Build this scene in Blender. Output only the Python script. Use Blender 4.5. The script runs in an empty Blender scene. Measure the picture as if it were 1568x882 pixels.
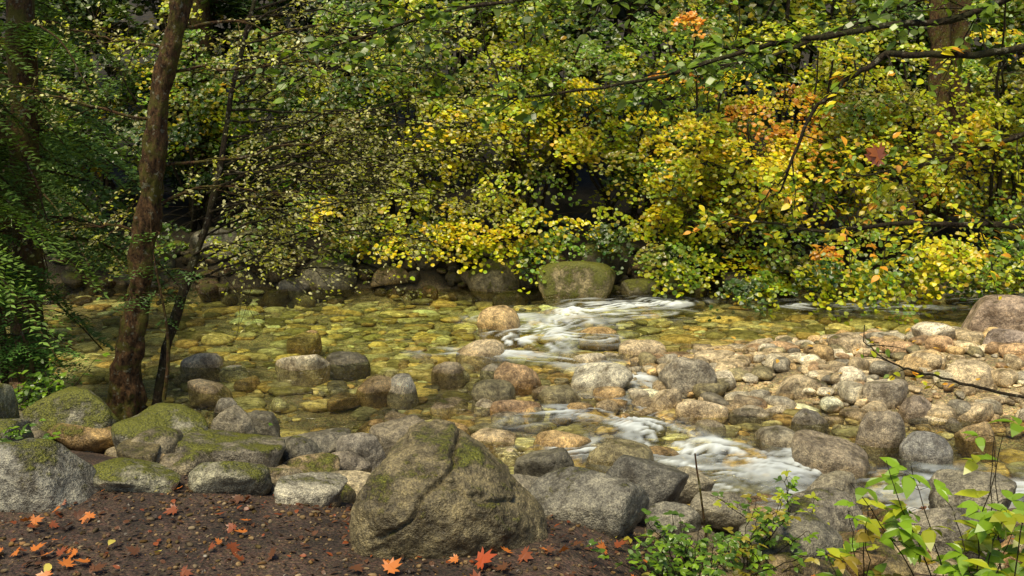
import bpy, math, bmesh, mathutils
import numpy as np
from math import radians
R = np.random.RandomState(7)
sc = bpy.context.scene

# ------------------------------------------------------------------ noise
def _h(i, j, k):
    n = (i*374761393 + j*668265263 + k*1442695041 + 12345) & 0xffffffff
    n = ((n ^ (n >> 13)) * 1274126177) & 0xffffffff
    n = (n ^ (n >> 16)) & 0xffff
    return n/65535.0
def vn(p):
    p = np.asarray(p, float); f = np.floor(p); i = f.astype(np.int64); w = p-f; w = w*w*(3-2*w)
    x, y, z = i[:,0], i[:,1], i[:,2]; r = 0
    for dx in (0,1):
        for dy in (0,1):
            for dz in (0,1):
                wt = (w[:,0] if dx else 1-w[:,0])*(w[:,1] if dy else 1-w[:,1])*(w[:,2] if dz else 1-w[:,2])
                r = r + wt*_h(x+dx, y+dy, z+dz)
    return r*2-1
def fbm(p, o=4):
    p = np.asarray(p, float); r = 0; a = .5
    for k in range(o):
        r = r + a*vn(p+k*17.3); p = p*2.03; a *= .5
    return r
def ss(x):
    x = np.clip(x, 0, 1); return x*x*(3-2*x)
def nrm(v):
    return v/(np.linalg.norm(v, axis=-1, keepdims=True)+1e-9)

# ------------------------------------------------------------------ mesh builder
class B:
    def __init__(s): s.c = []
    def add(s, v, f, mat=0, col=(1,1,1,0), smooth=True):
        v = np.asarray(v, float); f = np.asarray(f)
        c = np.asarray(col, float)
        if c.ndim == 1: c = np.tile(c, (len(v), 1))
        if c.shape[1] == 3: c = np.hstack([c, np.zeros((len(c), 1))])
        s.c.append((v, f, mat, c, smooth))
    def tube(s, pts, rad, sides=6, mat=0, col=(1,1,1,0), rough=0):
        pts = np.asarray(pts, float); n = len(pts); rad = np.asarray(rad, float)*np.ones(n)
        t = nrm(np.gradient(pts, axis=0))
        a = np.array([.31, .9, .17]) if abs(t[:,1]).mean() < .8 else np.array([1., .1, .2])
        u = nrm(np.cross(t, a)); w = np.cross(t, u)
        th = np.linspace(0, 2*np.pi, sides, endpoint=False)
        d = u[:,None]*np.cos(th)[None,:,None] + w[:,None]*np.sin(th)[None,:,None]
        rr = rad[:,None]*np.ones((1, sides))
        if rough:
            q = (pts[:,None]+d*rad[:,None,None]).reshape(-1, 3)
            rr = rr*(1+rough*fbm(q*np.array([12, 12, 5.]), 5).reshape(n, sides)*1.8)
        v = (pts[:,None]+d*rr[...,None]).reshape(-1, 3)
        i = np.arange(n-1)[:,None]*sides; j = np.arange(sides)[None]; j2 = (j+1) % sides
        f = np.stack([i+j, i+j2, i+sides+j2, i+sides+j], -1).reshape(-1, 4)
        s.add(v, f, mat, col)
    def leaves(s, T, cen, nor, size, col, mat=1, d=None):
        N = len(cen); k = len(T)
        if N == 0: return
        nor = nrm(nor); a = R.normal(size=(N, 3)) if d is None else d
        t1 = nrm(np.cross(nor, a)); t2 = np.cross(t1, nor)
        sz = (np.asarray(size)*np.ones(N))[:,None,None]
        v = cen[:,None]+sz*(T[None,:,0:1]*t1[:,None]+T[None,:,1:2]*t2[:,None]+T[None,:,2:3]*nor[:,None])
        f = np.arange(N*k).reshape(N, k)
        s.add(v.reshape(-1, 3), f, mat, np.repeat(col, k, axis=0), False)
    def build(s, name, mats, parent=None):
        off = 0; V = []; L = []; S = []; M = []; C = []; SM = []; ls = 0
        for v, f, m, c, sm in s.c:
            V.append(v); L.append((f+off).ravel()); k = f.shape[1]
            S.append(ls+np.arange(len(f))*k); ls += len(f)*k
            M.append(np.full(len(f), m)); SM.append(np.full(len(f), sm)); C.append(c); off += len(v)
        V = np.concatenate(V); L = np.concatenate(L); S = np.concatenate(S); M = np.concatenate(M); C = np.concatenate(C); SM = np.concatenate(SM)
        me = bpy.data.meshes.new(name)
        me.vertices.add(len(V)); me.vertices.foreach_set('co', V.ravel().astype(np.float32))
        me.loops.add(len(L)); me.loops.foreach_set('vertex_index', L.astype(np.int32))
        me.polygons.add(len(S)); me.polygons.foreach_set('loop_start', S.astype(np.int32))
        me.polygons.foreach_set('material_index', M.astype(np.int32))
        me.update(calc_edges=True)
        me.polygons.foreach_set('use_smooth', SM.astype(bool))
        at = me.color_attributes.new('Col', 'FLOAT_COLOR', 'POINT')
        at.data.foreach_set('color', C.ravel().astype(np.float32))
        for m in mats: me.materials.append(m)
        me.update()
        ob = bpy.data.objects.new(name, me); sc.collection.objects.link(ob)
        return ob

# ------------------------------------------------------------------ materials
def mat(name):
    m = bpy.data.materials.new(name); m.use_nodes = True; n = m.node_tree; n.nodes.clear(); return m, n
def nd(n, t, **k):
    x = n.nodes.new(t)
    for a, b in k.items(): setattr(x, a, b)
    return x
def noise(n, vec, scale, det=4, rough=.55):
    x = nd(n, 'ShaderNodeTexNoise'); x.inputs['Scale'].default_value = scale; x.inputs['Detail'].default_value = det
    x.inputs['Roughness'].default_value = rough; n.links.new(vec, x.inputs['Vector']); return x.outputs['Fac']
def ramp(n, fac, stops):
    x = nd(n, 'ShaderNodeValToRGB'); e = x.color_ramp.elements
    while len(e) < len(stops): e.new(.5)
    for q, (p, c) in zip(e, stops):
        q.position = p; q.color = (*c, 1) if len(c) == 3 else c
    n.links.new(fac, x.inputs['Fac']); return x.outputs['Color']
def mix(n, bt, fac, a, b):
    x = nd(n, 'ShaderNodeMix', data_type='RGBA', blend_type=bt)
    for k, v in ((0, fac), (6, a), (7, b)):
        s = x.inputs[k]
        if hasattr(v, 'links'): n.links.new(v, s)
        elif k == 0: s.default_value = float(v)
        else: s.default_value = (*v, 1)
    return x.outputs[2]
def mth(n, op, a, b=0., clamp=False):
    x = nd(n, 'ShaderNodeMath', operation=op, use_clamp=clamp)
    for k, v in ((0, a), (1, b)):
        if hasattr(v, 'links'): n.links.new(v, x.inputs[k])
        else: x.inputs[k].default_value = v
    return x.outputs[0]
def out(n, sh):
    o = nd(n, 'ShaderNodeOutputMaterial'); n.links.new(sh, o.inputs['Surface'])

def m_leaf(name, tr=.4, gl=.05, rough=.35):
    m, n = mat(name); c = nd(n, 'ShaderNodeAttribute', attribute_name='Col').outputs['Color']
    d = nd(n, 'ShaderNodeBsdfDiffuse'); n.links.new(c, d.inputs['Color'])
    t = nd(n, 'ShaderNodeBsdfTranslucent'); n.links.new(mix(n, 'MULTIPLY', 1., c, (1.15, 1.12, .5)), t.inputs['Color'])
    x = nd(n, 'ShaderNodeMixShader'); x.inputs[0].default_value = tr
    n.links.new(d.outputs[0], x.inputs[1]); n.links.new(t.outputs[0], x.inputs[2])
    g = nd(n, 'ShaderNodeBsdfGlossy'); g.inputs['Roughness'].default_value = rough; g.inputs['Color'].default_value = (1,1,1,1)
    y = nd(n, 'ShaderNodeMixShader'); y.inputs[0].default_value = gl
    n.links.new(x.outputs[0], y.inputs[1]); n.links.new(g.outputs[0], y.inputs[2]); out(n, y.outputs[0]); return m
LEAF = m_leaf('foliage', .36, .04); NEEDLE = m_leaf('needles', .25, .03, .5); LITTER = m_leaf('litter', .1, .04, .4)

def m_bark(name, a, b, moss, mf):
    m, n = mat(name); g = nd(n, 'ShaderNodeNewGeometry'); P = g.outputs['Position']
    mp = nd(n, 'ShaderNodeMapping'); mp.inputs['Scale'].default_value = (1, 1, .45); n.links.new(P, mp.inputs[0])
    f = noise(n, mp.outputs[0], 42, 5, .7); c = ramp(n, f, [(.36, a), (.5, tuple((np.array(a)+np.array(b))/2)), (.64, b)])
    f2 = noise(n, P, 7, 5, .7); c = mix(n, 'MIX', mth(n, 'MULTIPLY', ramp(n, f2, [(.47, (0,0,0)), (.58, (1,1,1))]), mf), c, moss)
    f3 = noise(n, P, 21, 3, .6); c = mix(n, 'MIX', ramp(n, f3, [(.61, (0,0,0)), (.66, (.7,.7,.7))]), c, (.24,.23,.16))
    p = nd(n, 'ShaderNodeBsdfPrincipled'); p.inputs['Roughness'].default_value = .85; p.inputs['Specular IOR Level'].default_value = .2; n.links.new(c, p.inputs['Base Color'])
    bp = nd(n, 'ShaderNodeBump'); bp.inputs['Strength'].default_value = 1.; bp.inputs['Distance'].default_value = .04
    n.links.new(f, bp.inputs['Height']); n.links.new(bp.outputs[0], p.inputs['Normal']); out(n, p.outputs[0]); return m
BARK = m_bark('bark_mossy', (.018,.010,.006), (.15,.08,.034), (.10,.095,.016), .85)
TWIG = m_bark('bark_twig', (.012,.009,.006), (.065,.045,.025), (.05,.055,.015), .5)

def m_rock(name):
    m, n = mat(name); at = nd(n, 'ShaderNodeAttribute', attribute_name='Col'); g = nd(n, 'ShaderNodeNewGeometry'); P = g.outputs['Position']
    c = at.outputs['Color']
    big = noise(n, P, 5., 4, .7); c = mix(n, 'MULTIPLY', .85, c, ramp(n, big, [(.36, (.34,.29,.22)), (.5, (.95,.93,.88)), (.63, (1.6,1.55,1.42))]))
    sp = noise(n, P, 120, 2, .8); c = mix(n, 'MULTIPLY', .6, c, ramp(n, sp, [(.36, (.25,.25,.25)), (.5, (1,1,1)), (.64, (1.9,1.87,1.8))]))
    md = noise(n, P, 26, 4, .75); c = mix(n, 'MULTIPLY', .7, c, ramp(n, md, [(.38, (.38,.35,.31)), (.5, (1,1,1)), (.62, (1.65,1.63,1.5))]))
    nz = nd(n, 'ShaderNodeSeparateXYZ'); n.links.new(g.outputs['Normal'], nz.inputs[0])
    mo = mth(n, 'ADD', mth(n, 'MULTIPLY', nz.outputs['Z'], .35), mth(n, 'SUBTRACT', 1.25, mth(n, 'MULTIPLY', big, 1.5)))
    mo = mth(n, 'ADD', mo, mth(n, 'MULTIPLY', mth(n, 'SUBTRACT', md, .5), .7))
    mo = mth(n, 'ADD', mo, mth(n, 'MULTIPLY', at.outputs['Alpha'], .5))
    mm = nd(n, 'ShaderNodeMapRange'); n.links.new(mo, mm.inputs[0]); mm.inputs[1].default_value = 1.0; mm.inputs[2].default_value = 1.22
    mcol = ramp(n, sp, [(.38, (.035,.04,.004)), (.62, (.20,.20,.02))])
    c = mix(n, 'MIX', mm.outputs[0], c, mcol)
    sz = nd(n, 'ShaderNodeSeparateXYZ'); n.links.new(P, sz.inputs[0])
    w = nd(n, 'ShaderNodeMapRange'); n.links.new(mth(n, 'ADD', sz.outputs['Z'], mth(n, 'MULTIPLY', big, -.08)), w.inputs[0])
    w.inputs[1].default_value = -.01; w.inputs[2].default_value = .04; w.inputs[3].default_value = 1; w.inputs[4].default_value = 0
    c = mix(n, 'MULTIPLY', mth(n, 'MULTIPLY', w.outputs[0], .5), c, (.5,.41,.26))
    p = nd(n, 'ShaderNodeBsdfPrincipled'); n.links.new(c, p.inputs['Base Color'])
    r = mth(n, 'SUBTRACT', .48, mth(n, 'MULTIPLY', w.outputs[0], .3)); n.links.new(r, p.inputs['Roughness'])
    h = mth(n, 'ADD', md, mth(n, 'MULTIPLY', sp, .18)); h = mth(n, 'ADD', h, mth(n, 'MULTIPLY', mm.outputs[0], .5))
    bp = nd(n, 'ShaderNodeBump'); bp.inputs['Strength'].default_value = .85; bp.inputs['Distance'].default_value = .03
    n.links.new(h, bp.inputs['Height']); n.links.new(bp.outputs[0], p.inputs['Normal']); out(n, p.outputs[0]); return m
ROCK = m_rock('granite')
def m_bedrock():
    m, n = mat('cobble'); at = nd(n, 'ShaderNodeAttribute', attribute_name='Col'); P = nd(n, 'ShaderNodeNewGeometry').outputs['Position']
    f = noise(n, P, 14, 3, .7); c = mix(n, 'MULTIPLY', .8, at.outputs['Color'], ramp(n, f, [(.38, (.5,.46,.36)), (.6, (1.45,1.42,1.25))]))
    d = nd(n, 'ShaderNodeBsdfDiffuse'); n.links.new(c, d.inputs['Color']); out(n, d.outputs[0]); return m
COB = m_bedrock()

def m_ground():
    m, n = mat('ground'); at = nd(n, 'ShaderNodeAttribute', attribute_name='Col'); g = nd(n, 'ShaderNodeNewGeometry'); P = g.outputs['Position']
    f = noise(n, P, 55, 4, .8); c = mix(n, 'MULTIPLY', 1., at.outputs['Color'], ramp(n, f, [(.36, (.3,.26,.24)), (.5, (1,.95,.9)), (.66, (2.4,2.1,1.9))]))
    f2 = noise(n, P, 3.5, 4, .6); c = mix(n, 'MULTIPLY', .9, c, ramp(n, f2, [(.38, (.45,.42,.40)), (.6, (1.4,1.3,1.2))]))
    vo = nd(n, 'ShaderNodeTexVoronoi'); vo.inputs['Scale'].default_value = 60; n.links.new(P, vo.inputs['Vector'])
    c = mix(n, 'MULTIPLY', .5, c, mix(n, 'MIX', .6, vo.outputs['Color'], (1,1,1)))
    p = nd(n, 'ShaderNodeBsdfPrincipled'); p.inputs['Roughness'].default_value = .8; n.links.new(c, p.inputs['Base Color'])
    bp = nd(n, 'ShaderNodeBump'); bp.inputs['Strength'].default_value = .8; bp.inputs['Distance'].default_value = .02
    n.links.new(mth(n, 'SUBTRACT', f, vo.outputs['Distance']), bp.inputs['Height']); n.links.new(bp.outputs[0], p.inputs['Normal']); out(n, p.outputs[0]); return m
GROUND = m_ground()

def m_water():
    m, n = mat('water'); at = nd(n, 'ShaderNodeAttribute', attribute_name='Col'); P = nd(n, 'ShaderNodeNewGeometry').outputs['Position']
    sx = nd(n, 'ShaderNodeSeparateColor'); n.links.new(at.outputs['Color'], sx.inputs[0])
    mp = nd(n, 'ShaderNodeMapping'); mp.inputs['Scale'].default_value = (1., 1.7, 1); mp.inputs['Rotation'].default_value = (0,0,.4); n.links.new(P, mp.inputs[0])
    h = mth(n, 'ADD', noise(n, mp.outputs[0], 2.6, 3, .55), mth(n, 'MULTIPLY', noise(n, mp.outputs[0], 9, 2, .5), .35))
    bp = nd(n, 'ShaderNodeBump'); bp.inputs['Strength'].default_value = 1.; bp.inputs['Distance'].default_value = .18; n.links.new(h, bp.inputs['Height'])
    tr = nd(n, 'ShaderNodeBsdfTransparent'); n.links.new(mix(n, 'MIX', sx.outputs['Green'], (.97,.98,.90), (.80,.92,.66)), tr.inputs['Color'])
    gl = nd(n, 'ShaderNodeBsdfGlossy'); gl.inputs['Roughness'].default_value = .14; n.links.new(bp.outputs[0], gl.inputs['Normal'])
    fr = nd(n, 'ShaderNodeFresnel'); fr.inputs['IOR'].default_value = 1.33; n.links.new(bp.outputs[0], fr.inputs['Normal'])
    a = nd(n, 'ShaderNodeMixShader'); n.links.new(mth(n, 'MULTIPLY', fr.outputs[0], .9), a.inputs[0]); n.links.new(tr.outputs[0], a.inputs[1]); n.links.new(gl.outputs[0], a.inputs[2])
    df = nd(n, 'ShaderNodeBsdfDiffuse'); df.inputs['Color'].default_value = (.76,.81,.82,1)
    b = nd(n, 'ShaderNodeMixShader'); n.links.new(sx.outputs['Red'], b.inputs[0]); n.links.new(a.outputs[0], b.inputs[1]); n.links.new(df.outputs[0], b.inputs[2])
    out(n, b.outputs[0]); return m
WATER = m_water()

# ------------------------------------------------------------------ terrain
def near_edge(x): return 6.75 + .5*np.clip(-x-.8, 0, 5) + .9*np.clip(-x-3.3, 0, 2.5) - .04*np.clip(x, 0, 8)
def far_edge(x): return 15.9 + .25*np.sin(x*.6) + .15*np.sin(x*1.7+1)
def H(x, y):
    x = np.asarray(x, float); y = np.asarray(y, float)
    q = np.stack([x, y, x*0], -1).reshape(-1, 3)
    nz = fbm(q*.9, 4).reshape(x.shape); nf = fbm(q*5, 3).reshape(x.shape)
    bed = -.21 + .08*nz + .03*nf
    bed = bed + .09*np.exp(-(((x-.6)/2.2)**2+((y-9.2)/1.8)**2)) - .12*np.exp(-(((x+2)/2.8)**2+((y-13)/1.8)**2))
    bar = .42*np.exp(-((((x-6.2)/4.7)**2+((y-10.1)/1.95)**2)**2))
    pl = .7-.38*ss((x-.1)/1.1)
    dn = near_edge(x)-y
    z = bed+bar
    z = z + ss((dn+.5)/3.1)*(pl+.04*nz-z)
    df = y-far_edge(x)
    z = z + ss((df+.4)/1.7)*(.85+.15*nz-z) + .33*np.clip(y-17.4, 0, 26) 
    return z
def grade(a, b, step, far, g=1.25):
    c = list(np.arange(a, b+1e-6, step)); s = step; lo = []; p = a
    while p > -far: s *= g; p -= s; lo.append(p)
    s = step; p = c[-1]; hi = []
    while p < far: s *= g; p += s; hi.append(p)
    return np.array(lo[::-1]+c+hi)
def grid(xs, ys, zf):
    X, Y = np.meshgrid(xs, ys); Z = zf(X, Y)
    v = np.stack([X, Y, Z], -1).reshape(-1, 3); nx = len(xs); ny = len(ys)
    i = np.arange(ny-1)[:,None]*nx+np.arange(nx-1)[None]
    f = np.stack([i, i+1, i+nx+1, i+nx], -1).reshape(-1, 4)
    return v, f
v, f = grid(grade(-9, 9, .07, 160), grade(2.5, 18, .07, 160), H)
x, y, z = v.T
near = ss((near_edge(x)-y-.1)/.6)[:,None]; far = ss((y-far_edge(x)+.2)/.5)[:,None]
dirt = np.array([.066,.046,.034]); bedc = np.array([.44,.39,.22]); soil = np.array([.03,.026,.012])
pn = (fbm(v*1.3, 3)[:,None]+.5)
col = bedc*(.6+.6*pn); col = col*(1-near)+dirt*near; col = col*(1-far)+(soil*(.6+.8*pn))*far
b = B(); b.add(v, f, 0, col); b.build('ground', [GROUND])

# ------------------------------------------------------------------ water
foams = [([(2.1,14.5),(1.4,14.2),(.8,13.7)], .38, 1.), ([(.7,13.0),(.3,12.4),(-.05,11.9),(.15,11.3)], .36, 1.05), ([(.85,13.7),(.5,12.8)], .24, .9), ([(.3,12.1),(1.1,11.9)], .24, .7),
         ([(.85,8.7),(1.1,8.2),(1.35,7.75)], .36, 1.05), ([(1.25,7.8),(1.75,7.45),(2.15,7.15)], .36, 1.05), ([(2.1,7.2),(2.7,6.85),(3.6,6.7)], .26, .75), ([(1.0,7.3),(1.7,7.0),(2.3,6.7)], .24, .6),
         ([(4.2,14.2),(5.3,14.1),(6.2,14.5),(7.5,15.0)], .4, .6),
         ([(1.3,6.8),(2.5,6.5),(3.4,6.5),(5.5,6.6)], .32, .65), ([(-.9,11.3),(.2,10.9),(.9,10.4),(1.3,9.9)], .28, .5),
         ([(.1,8.5),(.6,8.7),(1.1,8.5)], .25, .55), ([(1.2,9.9),(1.3,9.2),(1.1,8.6)], .2, .6), ([(.4,7.6),(.9,7.7),(1.3,7.6)], .2, .55), ([(-.2,13.2),(.8,13.2),(2.2,13.6)], .35, .4)]
xs = grade(-7.5, 8, .04, 70, 1.35); ys = np.arange(5.2, 17.3, .04)
v, f = grid(xs, ys, lambda X, Y: X*0)
P2 = v[:,:2]; foam = np.zeros(len(v)); hz = np.zeros(len(v))
wob = fbm(np.c_[P2*2.2, P2[:,0]*0], 3); pat = fbm(np.c_[P2*3.0, P2[:,0]*0+7], 3)
for pl, wd, amt in foams:
    pl = np.array(pl); best = np.full(len(v), 9.); bs = np.zeros(len(v)); bd = np.zeros(len(v)); L = 0
    for a, c in zip(pl[:-1], pl[1:]):
        d = c-a; l = np.linalg.norm(d); t = np.clip(((P2-a)@d)/l**2, 0, 1); q = P2-(a+t[:,None]*d)
        dist = np.linalg.norm(q, axis=1); s = np.sign(q@np.array([-d[1], d[0]])); k = dist < best
        best[k] = dist[k]; bs[k] = (L+t*l)[k]; bd[k] = (dist*s)[k]; L += l
    st = fbm(np.c_[bs*2.6+wob*.8, bd*15+wob*3.5, bs*0+3.3+L], 4)
    env = np.exp(-(best/(wd*(1+.9*wob)))**2)
    foam = np.maximum(foam, np.clip(env*(.30+2.5*st+1.1*pat)*amt*1.15, 0, .92)); hz += env*(st*.7+pat)*.05*amt
r1 = fbm(np.c_[v[:,0]*2.2+v[:,1]*1.1, v[:,1]*3.2-v[:,0]*.8, v[:,0]*0], 3)
v[:,2] = r1*.022+hz
depth = np.clip((-H(v[:,0], v[:,1])-.08)/.25, 0, 1)
b = B(); b.add(v, f, 0, np.c_[foam, depth, depth*0, depth*0]); b.build('river_water', [WATER])

# ------------------------------------------------------------------ rocks
ICO = {}
for s_ in (2,3,4,5,6,7):
    bm = bmesh.new(); bmesh.ops.create_icosphere(bm, subdivisions=s_, radius=1)
    bm.verts.ensure_lookup_table()
    ICO[s_] = (np.array([q.co[:] for q in bm.verts]), np.array([[q.index for q in ff.verts] for ff in bm.faces])); bm.free()
def rock(c, s, sub=3, seed=None, k=12, sharp=18, yaw=None, ns=.13, col=(.3,.28,.24,0), bb=None, post=None, box=.82, dmin=.60):
    r = np.random.RandomState(seed) if seed is not None else R
    D, F = ICO[sub]
    n = nrm(r.normal(size=(k, 3))); d = r.uniform(dmin, 1.0, k)
    q = np.clip(D@n.T, 1e-3, None)/d
    rad = (np.sum(q**sharp, 1)+.6)**(-1./sharp)
    p = D*rad[:,None]; p /= np.abs(p).max(0)
    p = np.sign(p)*np.abs(p)**box
    if ns:
        o = r.uniform(0, 99, 3); p = p*(1+ns*fbm(p*1.5+o, 5 if sub > 3 else 3))[:,None]
        if sub > 4: p = p*(1+.035*fbm(p*7+o, 4))[:,None]
    p = p*np.asarray(s)[None]*.5
    if post: p = post(p)
    a = r.uniform(0, 6.28) if yaw is None else yaw
    ca, sa = np.cos(a), np.sin(a)
    p = np.c_[p[:,0]*ca-p[:,1]*sa, p[:,0]*sa+p[:,1]*ca, p[:,2]]+np.asarray(c)
    bb.add(p, F, 0, np.array(col, float))
BE=(.54,.44,.29); GR=(.35,.32,.26); RD=(.46,.31,.18); DK=(.14,.13,.10); WH=(.68,.61,.47); TN=(.54,.39,.20); OL=(.24,.21,.12)
def one(name, x, y, w, h, c, moss=0, dep=.8, z=None, sub=5, seed=None, yaw=0., **kw):
    b = B(); g = float(H(np.array([x]), np.array([y]))[0])
    if z is not None: g = max(g, z)
    top = g+h if z is not None else max(g, 0)+h
    bot = g-.35*h-.04
    rock((x, y, (top+bot)/2), (w*1.06, w*dep, top-bot), sub, seed, yaw=yaw, col=(*c, moss), bb=b, **kw)
    return b.build(name, [ROCK])
def crack(p):
    w = p/np.array([.47,.38,.42]); out_ = p.copy()
    zz = np.clip(w[:,2], 0, 1)
    out_[:,0] = p[:,0]*(1.03-.06*zz) - .05*zz
    out_[:,2] -= .10*np.clip(w[:,0]-.1, 0, 1)**1.4*zz
    nn = fbm(p*5+5, 5)*.09
    for (nx, nz_, cc, dp) in ((.72, -.69, -.19, .045), (-.35, -.93, -.27, .025)):
        d = p[:,0]*nx+p[:,2]*nz_-cc+nn
        mk = np.exp(-(d/.010)**2)*ss((p[:,2]+.02)/.1)*ss((.25-p[:,1])/.2)
        if nx < 0: mk = mk*ss((p[:,0]+.06)/.05)
        out_ -= nrm(p)*(mk*dp)[:,None]
        out_ -= nrm(p)*(ss((d-.0)/.02)*.014)[:,None]
    out_ *= (1+.04*fbm(p*8, 5))[:,None]
    return out_
b = B(); rock((-.29, 4.36, .76), (.92, .78, .84), 7, 21, k=20, sharp=9, yaw=0, ns=.12, col=(.135,.112,.062,.42), bb=b, post=crack, box=.93, dmin=.86); b.build('boulder', [ROCK])
NB = [ (.40,4.80,.62,.32,(.2,.19,.16),.15,.47),(.86,5.95,.52,.28,(.13,.125,.11),.1,.22),(.22,6.3,.40,.22,DK,.0,.22),(.86,5.2,.32,.22,(.19,.18,.15),.1,.28),
 (-1.38,6.6,.64,.26,(.19,.175,.14),.1,.22),(-1.0,6.45,.35,.28,(.22,.2,.17),0,.22),(-1.66,5.72,.70,.30,(.20,.18,.14),.6,.40),(-2.2,5.9,.70,.34,(.26,.25,.19),.95,.45),
 (-2.75,6.1,.66,.41,(.22,.21,.16),1.,.48),(-2.36,4.75,.52,.32,(.28,.27,.23),.4,.62),(-1.48,5.0,.40,.17,(.24,.23,.17),.65,.6),(-1.06,4.95,.40,.12,(.36,.34,.28),.2,.6),
 (-1.95,4.95,.48,.12,(.28,.27,.2),.75,.6),(-2.08,7.2,.36,.24,(.2,.18,.14),.2,.25),(-1.35,6.0,.30,.22,(.16,.15,.12),.2,.38),(-1.08,6.05,.36,.17,(.22,.19,.15),.1,.33),
 (-.92,5.5,.42,.12,(.40,.34,.23),.1,.42),(-1.95,7.55,.34,.22,(.15,.14,.11),0,.1),(-.84,7.3,.48,.34,(.22,.19,.14),0,.05),(-.6,6.6,.32,.22,(.19,.17,.13),0,.2),
 (1.35,4.75,.54,.26,(.17,.16,.13),.3,.32),(1.75,5.3,.42,.2,(.22,.2,.16),.2,.3),(1.2,5.6,.38,.18,(.24,.22,.17),.1,.25),(2.3,5.0,.52,.25,(.22,.2,.16),.2,.3),(2.0,5.9,.42,.2,(.3,.27,.2),.1,.2),
 (2.75,5.7,.48,.22,(.24,.22,.17),.1,.25),(1.15,6.35,.36,.15,(.3,.27,.2),0,.12),(-2.95,5.3,.55,.28,(.22,.21,.16),.9,.6),(-3.4,6.0,.6,.35,(.2,.2,.14),1.,.6),(-.45,5.6,.4,.2,(.2,.18,.14),.1,.38),(.1,5.5,.36,.2,(.2,.18,.14),.1,.35)]
for i, (x,y,w,h,c,mo,z) in enumerate(NB): one('bank_boulder', x, y, w, h, tuple(np.array(c)*.82), mo, z=z, seed=100+i, yaw=R.uniform(-.5,.5), dmin=.52)
RV = [(-.2,12.6,.58,.27,TN),(-.36,11.1,.54,.16,BE),(-2.25,10.4,.60,.20,WH),(-3.33,10.5,.46,.14,BE),(-1.78,10.7,.52,.10,DK),(-1.28,9.5,.46,.18,TN),(-1.05,9.4,.32,.18,WH),
 (-.64,10.2,.38,.10,BE),(.08,9.7,.48,.24,(.50,.34,.19)),(-.18,9.1,.40,.18,OL),(.05,8.75,.44,.12,RD),(.47,9.1,.42,.13,OL),(.87,9.55,.60,.24,(.52,.49,.40)),(1.67,9.35,.54,.36,(.38,.34,.27)),
 (.87,10.7,.36,.10,WH),(1.49,11.1,.52,.14,BE),(1.41,8.9,.30,.17,BE),(.83,7.35,.5,.16,OL),(.43,7.85,.5,.08,TN),(-.15,7.9,.36,.07,BE),(-.55,8.2,.38,.05,TN),(-2.57,8.7,.24,.12,GR),(-3.0,9.5,.46,.10,BE),
 (2.4,7.25,.60,.28,(.34,.28,.2)),(2.95,7.8,.42,.30,(.36,.30,.22)),(3.2,7.4,.38,.20,(.3,.29,.27)),(3.4,8.85,.42,.24,(.45,.39,.30)),(2.7,9.15,.42,.17,BE),(3.2,9.2,.28,.20,WH),(3.6,10.5,.42,.20,BE),
 (3.6,8.6,.42,.18,(.31,.25,.19)),(4.3,9.2,.50,.2,BE),(5.7,11.4,1.05,.46,(.38,.29,.22)),(4.1,9.7,.40,.18,TN),(5.2,10.3,.50,.22,(.31,.25,.21)),(4.1,8.5,.32,.18,BE),(2.1,9.6,.36,.12,WH),
 (4.6,8.2,.38,.18,(.28,.26,.22)),(3.8,7.9,.32,.16,TN),(2.6,8.4,.32,.12,GR),(4.7,10.9,.44,.2,WH),(-2.6,12.2,.4,.04,TN),(-1.2,8.3,.34,.03,TN),(1.1,12.3,.5,.05,TN),(2.2,10.5,.44,.13,BE),(2.9,11.3,.4,.13,(.46,.38,.26))]
for i, (x,y,w,h,c) in enumerate(RV): one('river_boulder', x, y, w, h, c, 0, sub=4, seed=900+i, dep=.8, yaw=R.uniform(-.6,.6), box=.78, dmin=.48, k=10, sharp=24)
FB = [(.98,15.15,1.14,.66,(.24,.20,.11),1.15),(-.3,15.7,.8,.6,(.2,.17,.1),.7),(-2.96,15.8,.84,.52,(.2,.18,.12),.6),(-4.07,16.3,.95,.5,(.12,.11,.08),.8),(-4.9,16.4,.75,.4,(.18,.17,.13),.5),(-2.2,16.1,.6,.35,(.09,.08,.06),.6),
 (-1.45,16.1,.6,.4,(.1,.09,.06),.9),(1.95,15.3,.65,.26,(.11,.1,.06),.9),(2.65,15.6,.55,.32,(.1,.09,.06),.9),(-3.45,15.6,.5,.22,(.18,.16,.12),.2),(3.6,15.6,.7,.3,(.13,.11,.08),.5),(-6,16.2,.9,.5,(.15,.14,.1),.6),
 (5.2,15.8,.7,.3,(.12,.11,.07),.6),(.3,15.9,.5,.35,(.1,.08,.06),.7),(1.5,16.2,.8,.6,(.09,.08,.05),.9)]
for i, (x,y,w,h,c,mo) in enumerate(FB): one('mossy_boulder', x, y, w, h, c, mo, z=-.03, sub=4, seed=500+i, yaw=R.uniform(-.3,.3))  # base colours darkened to paint in bank shade; moss comes on top
pal = np.array([BE,GR,RD,BE,WH,TN,OL,BE,(.44,.40,.31),(.52,.42,.28)])
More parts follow.
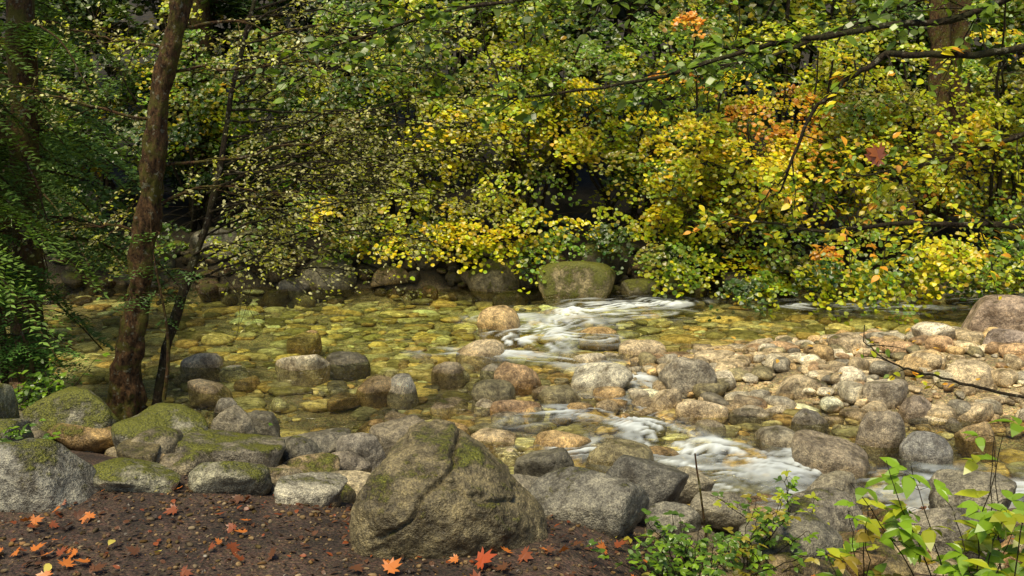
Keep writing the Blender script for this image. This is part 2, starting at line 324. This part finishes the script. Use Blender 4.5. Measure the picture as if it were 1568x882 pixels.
def scatter(name, n, xr, yr, smin, smax, cond, fl=.6, sink=.25, sub=2, tint=(1,1,1), pl=pal, moss=0, m=ROCK, pw=1.6):
    b = B(); c = 0
    x = R.uniform(*xr, n*30); y = R.uniform(*yr, n*30); h = H(x, y)
    for x, y, h in zip(x, y, h):
        if c >= n: break
        if not cond(x, y, h): continue
        s = smin*(smax/smin)**(R.rand()**pw); cc = np.minimum(pl[R.randint(len(pl))]*R.uniform(.55,1.3)*np.array(tint), .8)
        hh = s*fl*R.uniform(.6,1.2)
        rock((x, y, h+hh*sink), (s*R.uniform(.85,1.5), s*R.uniform(.65,1.), hh), sub, None, k=8, sharp=16, ns=.10 if sub > 2 else 0, col=(*cc, moss), bb=b, dmin=.5); c += 1
    b.build(name, [m])
scatter('river_stones', 2000, (1.2,9), (7.2,13), .05, .32, lambda x,y,h: h > -.11, .6, .32, 3, (1.05,1.04,1.0), pw=1.7)
scatter('river_cobbles', 3200, (-7,8.5), (6.4,16), .10, .46, lambda x,y,h: h < -.04, .30, .15, 2, (1.22,1.18,.86), m=COB, pl=pal[[0,1,4,5,6,6,8,9,2,5]])
scatter('shallow_stones', 190, (-4.2,2.8), (7.4,11.5), .10, .38, lambda x,y,h: h < -.04 and R.rand() < (1 if x > -1.5 else .4), .6, .42, 3, pl=pal[[0,4,5,8,9,4,0,5]])
scatter('bank_stones', 420, (-4.5,5), (4.9,8.8), .07, .3, lambda x,y,h: -.2 < h < .62 and near_edge(x)-y > -.4, .65, .3, 3, (.62,.57,.48), moss=.2)
scatter('bank_rocks', 75, (-3.6,.6), (5.3,7.6), .22, .45, lambda x,y,h: -.1 < h < .6, .65, .28, 4, (.52,.49,.42), moss=.45)
scatter('bank_rocks', 70, (.9,4.5), (4.1,6.5), .2, .45, lambda x,y,h: True, .6, .28, 4, (.56,.52,.44), moss=.25)
scatter('bank_gravel', 2200, (-3,1), (3.4,5.3), .008, .03, lambda x,y,h: True, .7, .3, 2, (.36,.31,.27), m=COB)
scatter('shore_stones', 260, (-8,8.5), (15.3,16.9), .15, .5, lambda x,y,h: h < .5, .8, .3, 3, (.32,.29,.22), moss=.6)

# ------------------------------------------------------------------ foliage helpers
HEX = np.array([[0,-.5,0],[.46,-.2,.08],[.4,.3,.08],[0,.58,-.05],[-.4,.3,.08],[-.46,-.2,.08]])
OVAL = np.array([[0,0,0],[.22,.2,.06],[.3,.45,.08],[.2,.75,.03],[0,1.05,-.08],[-.2,.75,.03],[-.3,.45,.08],[-.22,.2,.06]])
BLADE = np.array([[0,0,0],[.17,.4,0],[0,1,0],[-.17,.4,0]])
def maple():
    pts = [(-90,.12),(-62,.42),(-45,.30),(-12,.62),(2,.46),(12,.8),(24,.56),(34,.34),(52,.62),(60,.86),(70,.6),(76,.66),(90,1.05)]
    full = pts+[(180-a, r) for a, r in pts[::-1][1:-1]]
    return np.array([[r*.6*math.cos(radians(a)), r*.6*math.sin(radians(a)), .12*r*r*abs(math.cos(radians(a)))] for a, r in full])
MAPLE = maple()
Yl=np.array([.74,.61,.015]); YG=np.array([.48,.51,.015]); GN=np.array([.18,.28,.018]); DG=np.array([.06,.11,.012]); OR=np.array([.78,.36,.03]); OV=np.array([.24,.24,.03]); PL=np.array([.50,.48,.20])
PALS = np.array([Yl,YG,GN,DG,OR,OV])
def far_pal(c):
    x, y, z = c.T; n = len(c); g = lambda a, m, s: np.exp(-((a-m)/s)**2)
    pn = fbm(c*.8+3, 2); lf = (x < -2.2)
    W = np.stack([ .12+2.6*g(x,1.0,2.4)*g(z,2.5,.9)+1.7*g(z,.9,.5)*g(x,-1,2.4)+2.0*g(x,5.0,2.6)*g(z,2.2,1.6),
                   .5+1.6*(x>-2)+1.5*g(z,3.6,1.4)*(x>-2),
                   .8+.9*(z>3.4)+1.0*lf+.6*(x>5),
                   .2+1.1*(x<-4)+.9*(z<1.2)*(x>0)+.5*lf,
                   .01+.5*g(z,.75,.3)*g(x,-1.5,2.5)+1.5*g(x,4.6,1.9)*g(z,2.3,1.3),
                   .5+2.*g(x,-3.4,1.8)+1.0*g(z,1.4,.6)*g(x,1,3.)], 1)
    W = W*np.exp(2.4*np.stack([pn,pn*.6,-pn,-pn,pn*.8,pn*0],1)); W /= W.sum(1, keepdims=True)
    u = R.rand(n, 1); return (u > np.cumsum(W, 1)).sum(1).clip(0, 5)
def sprays(b, C, rad, nl, size, cols, T=HEX, out_dir=(0,-1,0), tilt=.7, jit=.3):
    M = len(C); N = nrm(np.array([0,0,1.])+np.array(out_dir)*tilt+R.normal(0,.18,(M,3)))
    a = nrm(np.cross(N, R.normal(size=(M,3)))); c2 = np.cross(N, a)
    rad = rad*R.uniform(.55,1.4,M); el = R.uniform(.45,1,M)
    i = np.repeat(np.arange(M), nl); n = len(i)
    th = R.uniform(0, 6.283, n); r = np.sqrt(R.rand(n))*(1+.25*np.sin(3*th+i))
    pos = C[i]+a[i]*(r*np.cos(th)*rad[i])[:,None]+c2[i]*(r*np.sin(th)*rad[i]*el[i])[:,None]+N[i]*R.normal(0,.03,n)[:,None]
    pos[:,2] -= .35*rad[i]*r*r
    col = cols[i]*R.uniform(.55,1.3,(n,1))*(1+R.normal(0,.12,(n,3)))
    b.leaves(T, pos, N[i]+R.normal(0,jit,(n,3)), size*R.uniform(.55,1.3,n), np.clip(col,0.005,.85))
def arc(p0, p1, lift, n=10, wig=.05):
    t = np.linspace(0,1,n)[:,None]; p = np.array(p0)*(1-t)+np.array(p1)*t
    p[:,2] += lift*4*(t*(1-t))[:,0]; w = np.cumsum(R.normal(0,wig,(n,3)),0); w -= t*w[-1]; return p+w
def shrub(name, bx, by, hgt, nst, nsp, nl, spread=1.8, fwd=1.8, size=.10, low=0, pal_f=far_pal, rad=.38, shade=1., back=.7):
    b = B(); gz = float(H(np.array([bx]), np.array([by]))[0]); C = []; ends = []
    for i in range(nst):
        e = np.array([bx+R.uniform(-spread,spread), by+R.uniform(-fwd,back), gz+hgt*R.uniform(.35,1)])
        p = arc((bx+R.normal(0,.2), by+R.normal(0,.15), gz-.1), e, .35*R.rand()*hgt*.4, 12, .04); ends.append(p)
        b.tube(p, np.linspace(.03,.007,12)*(.6+hgt*.12), 6, 0)
    for k in range(nsp):
        p = ends[R.randint(nst)]
        if k < low: c = np.array([bx+R.uniform(-spread,spread), by-fwd*R.uniform(.55,1.05), gz+R.uniform(-.2,.6)])
        else:
            t = R.randint(4,12); c = p[t]+R.normal(0,1,3)*np.array([.45,.4,.38])
        j = np.argmin(np.linalg.norm(p-c,axis=1)+np.where(np.arange(12)<2,3,0)); C.append(c)
        q = arc(p[max(j-1,0)], c, .08, 5, .02); b.tube(q, np.linspace(.009,.003,5), 3, 0)
    C = np.array(C); g = H(C[:,0],C[:,1]); C[:,2] = np.maximum(C[:,2], np.maximum(g,0)+.28)
    sprays(b, C, rad, nl, size, PALS[pal_f(C)]*shade)  # back rows get darkened leaf colours, painting in the shade inside the foliage
    b.build(name, [TWIG, LEAF])
for bx, by, h, low in [(-7.4,17.0,4.2,8),(-5.3,17.1,4.2,10),(-3.4,17.0,4.0,18),(-1.7,16.9,4.0,26),(.1,17.0,4.1,16),(1.8,17.0,4.3,16),(3.3,16.6,4.3,20),(4.7,16.2,4.3,22),(6.3,16.1,4.4,22),(8.0,16.2,4.5,20),(9.6,16.3,4.6,16)]:
    rt = bx > 3
    shrub('vine_maple', bx, by, h, 9, 86+low, 98, 1.5, 2.2 if rt else 1.7, .064, low, rad=.42)
for bx in np.arange(-10,12,2.2):
    shrub('maple_tree', bx, 19.0+R.uniform(-.5,.5), R.uniform(6.5,8), 9, 90, 50, 2.0, 1.2, .11, 0, lambda c: np.where(R.rand(len(c))<.35, far_pal(c), np.where(c[:,0]>-2.5, R.choice([1,2,2],len(c)), R.choice([2,3,5],len(c)))), .5, .62)
for bx in np.arange(-14,16,3.2):
    shrub('alder_tree', bx, 23+R.uniform(-1,1), R.uniform(9,11), 9, 75, 45, 2.6, 1.5, .20, 0, lambda c: R.choice([1,2,3,3],len(c)), .9, .4)

# ------------------------------------------------------------------ conifers
def conifer(name, base, top, r, zr, nb, L, az=(0,6.283), col=(.03,.075,.028), droop=.5, leaf=.045, step=.035, side=.34):
    b = B(); base = np.array(base, float); top = np.array(top, float)
    t = np.linspace(0,1,60)[:,None]; tp = base*(1-t)+top*t+np.c_[np.sin(t*5)*.05,np.cos(t*4)*.03,t*0]
    b.tube(tp, r*(1-.75*t[:,0]), 20, 0, rough=.25)
    P=[];D=[];Nn=[];K=[]
    for k in range(nb):
        z = R.uniform(*zr); f = (z-base[2])/(top[2]-base[2]); s0 = base*(1-f)+top*f
        a = R.uniform(*az); d = np.array([math.cos(a), math.sin(a), 0]); l = L*R.uniform(.6,1.15)*(1-.55*f)
        n = 24; s = np.linspace(0,1,n); p = s0+d*(l*s)[:,None]; p[:,2] += l*(.22*s-droop*s*s); p += np.cumsum(R.normal(0,.006,(n,3)),0)
        b.tube(p, np.linspace(.014,.003,n)*l, 5, 0)
        sd = np.array([-d[1], d[0], 0]); nsub = int(l/.055)
        cc = np.array(col)*R.uniform(.5,1.6)
        for q in range(nsub):
            sq = .12+.88*q/nsub; o = s0+d*(l*sq)+np.array([0,0,l*(.22*sq-droop*sq*sq)])
            for sg in (-1,1):
                ls = side*l*(1.05-sq)**.7*R.uniform(.6,1.1)+.04
                dd = nrm(d*.75+sd*sg*.8+np.array([0,0,-.35-.3*R.rand()]))
                m = max(3,int(ls/step)); u = np.linspace(.05,1,m)
                pp = o+dd*(u*ls)[:,None]; pp[:,2] -= .25*ls*u*u
                nn = np.array([0,0,1.])+R.normal(0,.25,3)
                pr = nrm(np.cross(nn,dd))
                for s2 in (-1,1):
                    P.append(pp); D.append(np.tile(nrm(dd*.8+pr*s2*.75), (m,1))+R.normal(0,.12,(m,3))); Nn.append(np.tile(nn,(m,1))); K.append(np.tile(cc,(m,1)))
    P=np.concatenate(P);D=np.concatenate(D);Nn=np.concatenate(Nn);K=np.concatenate(K)*R.uniform(.6,1.4,(len(P),1))
    b.leaves(BLADE*np.array([1.35,1,1]), P, Nn+R.normal(0,.15,Nn.shape), leaf*R.uniform(.8,1.4,len(P)), K, 1, D)
    return b.build(name, [BARK, NEEDLE])
conifer('cedar_tree', (-4.45,8.9,.2), (-4.2,9.1,9), .15, (1.5,5.0), 50, 1.6, col=(.12,.20,.04), leaf=.055, step=.04, droop=.75)
conifer('cedar_tree', (-4.75,7.3,.4), (-4.8,7.2,8), .14, (1.5,4.4), 30, 1.75, az=(-1.3,1.3), col=(.14,.23,.04), leaf=.05, step=.036, droop=.8)
conifer('cedar_tree', (-6.4,12.2,.1), (-6.3,12.3,11), .2, (1.6,6.), 36, 2.2, col=(.09,.16,.035), leaf=.08, step=.06, droop=.7)
conifer('cedar_tree', (-5.6,18.0,.6), (-5.5,18.4,14), .25, (1.5,8), 34, 2.4, col=(.06,.11,.03), leaf=.12, step=.09, droop=.7)
conifer('hemlock_sapling', (-3.95,7.5,.5), (-4.0,7.5,2.0), .03, (.65,1.9), 36, 1.05, col=(.12,.25,.04), leaf=.03, step=.022, droop=.35)
conifer('hemlock_sapling', (-3.55,7.1,.5), (-3.6,7.1,1.5), .02, (.6,1.4), 16, .6, col=(.11,.23,.04), leaf=.028, step=.02, droop=.35)
conifer('hemlock_sapling', (-2.75,7.6,.4), (-2.7,7.6,1.9), .016, (.9,1.8), 9, .5, col=(.10,.20,.04), leaf=.028, step=.02, droop=.35)

# main leaning mossy trunk
b = B()
kp = np.array([(-3.12,7.72,.05),(-3.06,7.72,.6),(-2.92,7.70,1.3),(-2.78,7.68,2.0),(-2.66,7.66,2.75),(-2.50,7.65,3.3),(-2.42,7.64,3.6),(-2.3,7.6,4.6),(-2.2,7.6,6.5),(-2.0,7.5,9)])
tt = np.linspace(0,len(kp)-1,260); tp = np.stack([np.interp(tt,range(len(kp)),kp[:,i]) for i in range(3)],1)
ker = np.hanning(19); ker/=ker.sum(); tp = np.stack([np.convolve(np.pad(tp[:,i],9,mode='edge'),ker,'valid') for i in range(3)],1)
rr = np.interp(tp[:,2],[.1,.5,1.5,3.5,9],[.17,.11,.085,.07,.03])
b.tube(tp, rr, 56, 0, rough=.40)
def side_twigs(b, pts, n, L, leaf_n, leaf, colf, T=OVAL, r=.008, droop=.25, dirb=(0,0,0), t0=.1, tw=2):
    P=[];Nn=[];D=[];K=[]
    pts = np.asarray(pts)
    for k in range(n):
        f = R.uniform(t0,1)*(len(pts)-1); i = int(min(f,len(pts)-2)); p0 = pts[i]+(pts[i+1]-pts[i])*(f-i)
        ax = nrm(pts[min(i+1,len(pts)-1)]-pts[i]); d = nrm(ax*.6+R.normal(0,.6,3)*np.array([1,1,.5])+np.array(dirb)); l = L*R.uniform(.4,1.1)
        m = 9; s = np.linspace(0,1,m); p = p0+d*(l*s)[:,None]; p[:,2] -= droop*l*s*s; p += np.cumsum(R.normal(0,.012*l,(m,3)),0)
        b.tube(p, np.linspace(r,.0015,m), 4, 0)
        subs=[p]
        for q in range(tw):
            j = R.randint(2,m-1); d2 = nrm(d+R.normal(0,.6,3)); l2=l*.45; p2 = p[j]+d2*(l2*np.linspace(0,1,5))[:,None]; b.tube(p2, np.linspace(r*.5,.001,5), 3, 0); subs.append(p2)
        for sp_ in subs:
            nn = max(1,int(leaf_n*len(sp_)/9)); u = R.uniform(.15,1,nn)*(len(sp_)-1); ii = np.minimum(u.astype(int),len(sp_)-2)
            P.append(sp_[ii]+(sp_[ii+1]-sp_[ii])*(u-ii)[:,None]+R.normal(0,.012,(nn,3)))
            D.append(R.normal(0,.7,(nn,3))+d+np.array([0,0,-.3])); Nn.append(R.normal(0,.45,(nn,3))+np.array([0,-.35,.9])); K.append(colf(nn))
    P=np.concatenate(P);b.leaves(T,P,np.concatenate(Nn),leaf*R.uniform(.6,1.25,len(P)),np.concatenate(K)*R.uniform(.7,1.3,(len(P),1)),1,np.concatenate(D))
pale = lambda n: np.array([PL,OV,YG,PL*1.2])[R.randint(4,size=n)]
for z, l, dz in [(2.9,1.2,.1),(2.2,1.5,.25),(3.3,1.5,-.1),(1.9,1.0,.1),(2.6,-1.3,.3),(3.1,-1.0,.2),(1.7,-.9,.1)]:
    i = np.argmin(abs(tp[:,2]-z)); q = arc(tp[i], tp[i]+np.array([l,R.uniform(-.3,.6),dz]), .05, 14, .02); b.tube(q, np.linspace(.014,.003,14), 6, 0)
    side_twigs(b, q, 12, .6, 9, .033, pale, dirb=(0,0,0), r=.005)
b.build('mossy_tree', [BARK, LEAF])
b = B()
kp = np.array([(-2.95,7.85,.05),(-2.78,7.86,.8),(-2.62,7.86,1.25),(-2.42,7.87,1.75),(-2.3,7.9,2.2),(-2.2,7.95,2.8),(-2.0,8.1,3.6),(-1.8,8.4,5.2)])
q0 = np.stack([np.interp(np.linspace(0,7,60),range(8),kp[:,i]) for i in range(3)],1); b.tube(q0, np.linspace(.042,.014,60), 14, 0, rough=.3)
for k in range(50):
    i = R.randint(18,59); l = R.uniform(.8,2.5); q = arc(q0[i], q0[i]+np.array([l,R.uniform(-.3,2.2),R.uniform(-.3,.5)]), .12, 14, .025)
    b.tube(q, np.linspace(.010,.0025,14), 5, 0); side_twigs(b, q, 9, .5, 9, .031, pale, r=.0035, dirb=(.3,0,-.1))
b.build('huckleberry_tree', [TWIG, LEAF])
# overhanging limbs of a maple standing right of the view
b = B()
tk = np.array([(5.3,5.4,-.0),(5.2,5.5,1.5),(5.0,5.6,3),(4.9,5.6,4.5),(4.8,5.5,8)]); q = np.stack([np.interp(np.linspace(0,4,40),range(5),tk[:,i]) for i in range(3)],1); b.tube(q, np.linspace(.2,.1,40), 20, 0, rough=.2)
limbs = [ [(5.0,5.6,3.0),(4.0,5.9,3.3),(3.2,6,3.0),(2.7,6,2.9),(2.2,6,2.9),(1.95,6.05,2.75),(1.8,6.1,2.62),(1.66,6.1,2.3),(1.6,6.15,2.1)],
 [(5.0,5.6,3.2),(3.6,5.9,3.1),(3.0,6,3.3),(2.6,6.1,3.13),(2.1,6.1,3.08),(1.64,6.15,3.0),(1.05,6.2,2.84),(.46,6.2,2.74),(-.1,6.3,2.66)],
 [(5.1,5.6,2.0),(4.0,5.8,2.1),(3.1,6,1.95),(2.4,6.1,1.95),(1.9,6.1,1.9),(1.35,6.2,1.98)],
 [(5.2,5.5,.6),(4.2,5.8,.8),(3.1,6,.92),(2.65,6,1.06),(2.4,6,1.15),(2.2,6.1,1.3)],
 [(4.9,5.6,4.1),(3,6.5,3.9),(1.4,7,3.5),(-.4,7.1,3.32),(-1.4,7.2,3.05)],
 [(4.9,5.6,3.9),(3.4,6.6,3.6),(2.6,7.2,3.3),(1.8,7.6,3.0),(1.0,7.8,2.9)],
 [(5.1,5.6,2.6),(4.2,6.2,2.6),(3.4,6.6,2.5),(2.9,6.9,2.3),(2.4,7.2,2.2)]]
gr = lambda n: np.array([GN*.6,GN*.9,DG*1.3,GN*1.1])[R.randint(4,size=n)]
mx = lambda n: np.array([GN,YG,Yl,OR,YG,GN])[R.randint(6,size=n)]
cfg = [(14,.35,5,mx,.07),(26,.45,7,gr,.08),(26,.45,8,mx,.055),(5,.3,2,mx,.05),(40,.6,8,gr,.085),(24,.5,8,gr,.075),(26,.5,8,mx,.065)]
for l, (n, L, ln, cf, ls) in zip(limbs, cfg):
    l = np.array(l, float); m = len(l); qq = np.stack([np.interp(np.linspace(0,m-1,m*7),range(m),l[:,i]) for i in range(3)],1); qq[1:-1] += np.cumsum(R.normal(0,.005,(m*7-2,3)),0)
    b.tube(qq, np.linspace(.036,.006,m*7)*(.85 if n > 6 else .45), 8, 0, rough=.15)
    side_twigs(b, qq, n, L, ln, ls, cf, t0=.3, r=.005)
b.leaves(MAPLE, np.array([[2.2,6.0,2.36],[2.16,6.0,2.33]]), np.array([[.2,-1,.3],[-.4,-1,.2]]), .16, np.array([(.42,.13,.03),(.3,.08,.025)]), 1)
b.build('bigleaf_maple_tree', [TWIG, LEAF])
for x, y, r in [(7.35,17.4,.2),(7.9,17.9,.22),(2.3,20.5,.16),(-2.6,20,.15),(-6.8,20,.2)]:
    b = B(); t = np.linspace(0,1,60)[:,None]; p = np.array([x,y,.6])*(1-t)+np.array([x+R.uniform(-.5,.5),y+.5,13])*t+np.c_[np.sin(t*6)*.1,t*0,t*0]
    b.tube(p, r*(1-.5*t[:,0]), 20, 0, rough=.35); b.build('tree_trunk', [BARK])

# ------------------------------------------------------------------ leaf litter
b = B()
def litter(n, xr, yr, size, cols, T, up=.25, dz=.012):
    x = R.uniform(*xr, n); y = R.uniform(*yr, n); z = H(x,y)+dz
    b.leaves(T, np.c_[x,y,z], np.c_[R.normal(0,up,(n,2)),np.ones(n)], size*R.uniform(.5,1.2,n), np.array(cols)[R.randint(len(cols),size=n)]*R.uniform(.6,1.2,(n,1)), 0)
RB=(.22,.058,.018); O1=(.52,.16,.03); BR=(.12,.05,.022); YE=(.6,.5,.1); DB=(.05,.03,.018)
litter(1500, (-3.2,.9), (3.3,5.2), .034, [BR,RB,BR,DB,DB,DB], OVAL, .4)
litter(3500, (-3.2,.9), (3.3,5.2), .02, [BR,DB,(.16,.09,.04),DB,(.22,.16,.09)], BLADE, .35)
n = 110; cx = np.array([-2.2,-1.6,-.15,-2.6,.35,-1.9,-1.0]); cy = np.array([4.3,4.5,3.9,4.2,4.2,4.0,4.2]); ki = R.randint(7,size=n)
x = cx[ki]+R.normal(0,.32,n); y = cy[ki]+R.normal(0,.17,n)
b.leaves(MAPLE, np.c_[x,y,H(x,y)+.025], np.c_[R.normal(0,.5,(n,2)),np.ones(n)], .08*R.uniform(.5,1.25,n), np.array([O1,RB,RB,BR,O1])[R.randint(5,size=n)], 0)
litter(16, (-3.,.9), (3.5,5.2), .05, [YE], OVAL, .3, .03)
litter(60, (1.,4), (4.2,6.4), .07, [O1,YE,BR], MAPLE, .4, .14)
for x,y,s,c in [(-.13,3.90,.13,(.38,.07,.02)),(-.50,3.84,.11,O1),(.41,4.2,.09,O1)]:
    z = float(H(np.array([x]),np.array([y]))[0])
    b.leaves(MAPLE, np.array([[x,y,z+.04]]), np.array([[R.normal(0,.5),-.4,.8]]), s, np.array([c]), 0)
b.build('fallen_leaves', [LITTER])
b = B(); n = 40; x = R.uniform(2.5,6.5,n); y = R.uniform(8,12,n)
b.leaves(OVAL, np.c_[x,y,H(x,y)+.14], np.c_[R.normal(0,.3,(n,2)),np.ones(n)], .07, np.tile([.6,.35,.05],(n,1)), 0); b.build('fallen_leaves', [LITTER])

# ------------------------------------------------------------------ near plants
def plant(name, bx, by, n, h, spread, ln, leaf, cols, T=OVAL, r=.004, tri=False):
    b = B(); gz = float(H(np.array([bx]),np.array([by]))[0]); P=[];D=[];Nn=[];K=[]
    for k in range(n):
        p0 = np.array([bx+R.normal(0,spread*.3),by+R.normal(0,spread*.3),gz-.03]); e = p0+np.array([R.normal(0,spread),R.normal(0,spread*.6),h*R.uniform(.5,1.1)])
        q = arc(p0,e,.05,12,.008); b.tube(q, np.linspace(r,.0015,12), 5, 0)
        for j in range(ln):
            i = R.randint(3,12); o = q[i]; a = R.uniform(0,6.283); d = np.array([math.cos(a),math.sin(a),R.uniform(-.2,.3)]); pe = o+d*leaf*.8
            b.tube(np.array([o,(o+pe)/2+[0,0,.01],pe]), [.0015,.0012,.001], 3, 0); c = np.array(cols[R.randint(len(cols))])*R.uniform(.7,1.2)
            for aa in ((-1.1,0,1.1) if tri else (0,)):
                d2 = np.array([math.cos(a+aa),math.sin(a+aa),-.25-.3*R.rand()]); P.append(pe); D.append(d2); Nn.append(np.array([R.normal(0,.3),-.25+R.normal(0,.3),1])); K.append(c)
    b.leaves(T, np.array(P), np.array(Nn), leaf*R.uniform(.65,1.2,len(P)), np.array(K), 1, np.array(D)); b.build(name, [TWIG, LEAF])
BG=(.22,.37,.02); BG2=(.42,.46,.025); MG=(.10,.19,.018)
NAR = OVAL*np.array([.9,1,1.6])
plant('salmonberry_plant', 1.92, 3.85, 13, 1.0, .22, 8, .095, [BG,BG2,BG], tri=True, T=NAR)
plant('salmonberry_plant', 1.5, 4.0, 6, .6, .18, 6, .08, [BG,BG2,(.35,.26,.03)], tri=True, T=NAR)
plant('leafy_undergrowth', .75, 4.15, 22, .36, .2, 9, .035, [MG,BG,MG], tri=True)
plant('leafy_undergrowth', 1.15, 4.5, 20, .45, .24, 9, .04, [MG,BG,(.35,.3,.03)], tri=True)
plant('leafy_undergrowth', 1.5, 5.0, 14, .42, .28, 8, .038, [MG,BG,BG2], tri=True)
plant('leafy_undergrowth', -2.75, 5.0, 16, .3, .2, 9, .04, [MG,BG], tri=True)
plant('leafy_undergrowth', -3.3, 6.6, 26, .5, .35, 9, .045, [MG,BG,MG], tri=True)
plant('leafy_undergrowth', -2.6, 7.1, 14, .35, .3, 9, .035, [MG,BG,MG], tri=True)
b = B(); q = arc((.93,4.5,.3),(.86,4.5,1.0),0,10,.006); b.tube(q, np.linspace(.008,.004,10), 6, 0); b.build('dead_stem', [BARK])

# ------------------------------------------------------------------ light, camera
w = bpy.data.worlds.new('World'); sc.world = w; w.use_nodes = True; n = w.node_tree
EL, AZ = radians(62), radians(-150)
sky = n.nodes.new('ShaderNodeTexSky'); sky.sky_type = 'NISHITA'; sky.sun_disc = False; sky.sun_elevation = EL; sky.sun_rotation = AZ
bg = n.nodes['Background']; n.links.new(sky.outputs[0], bg.inputs[0]); bg.inputs[1].default_value = .115
sl = bpy.data.lights.new('sun', 'SUN'); sl.energy = 4.9; sl.angle = radians(26); sl.color = (1,.89,.62)
so = bpy.data.objects.new('sun', sl); sc.collection.objects.link(so)
sd = mathutils.Vector((math.sin(AZ)*math.cos(EL), math.cos(AZ)*math.cos(EL), math.sin(EL)))
so.rotation_euler = sd.to_track_quat('Z','Y').to_euler()
cd = bpy.data.cameras.new('camera'); cd.lens = 35; cd.sensor_width = 36; cd.clip_end = 600
co = bpy.data.objects.new('camera', cd); co.location = (0,0,2.5); co.rotation_euler = (radians(81),0,0); sc.collection.objects.link(co); sc.camera = co
sc.view_settings.view_transform = 'Standard'; sc.view_settings.look = 'None'; sc.view_settings.exposure = 0
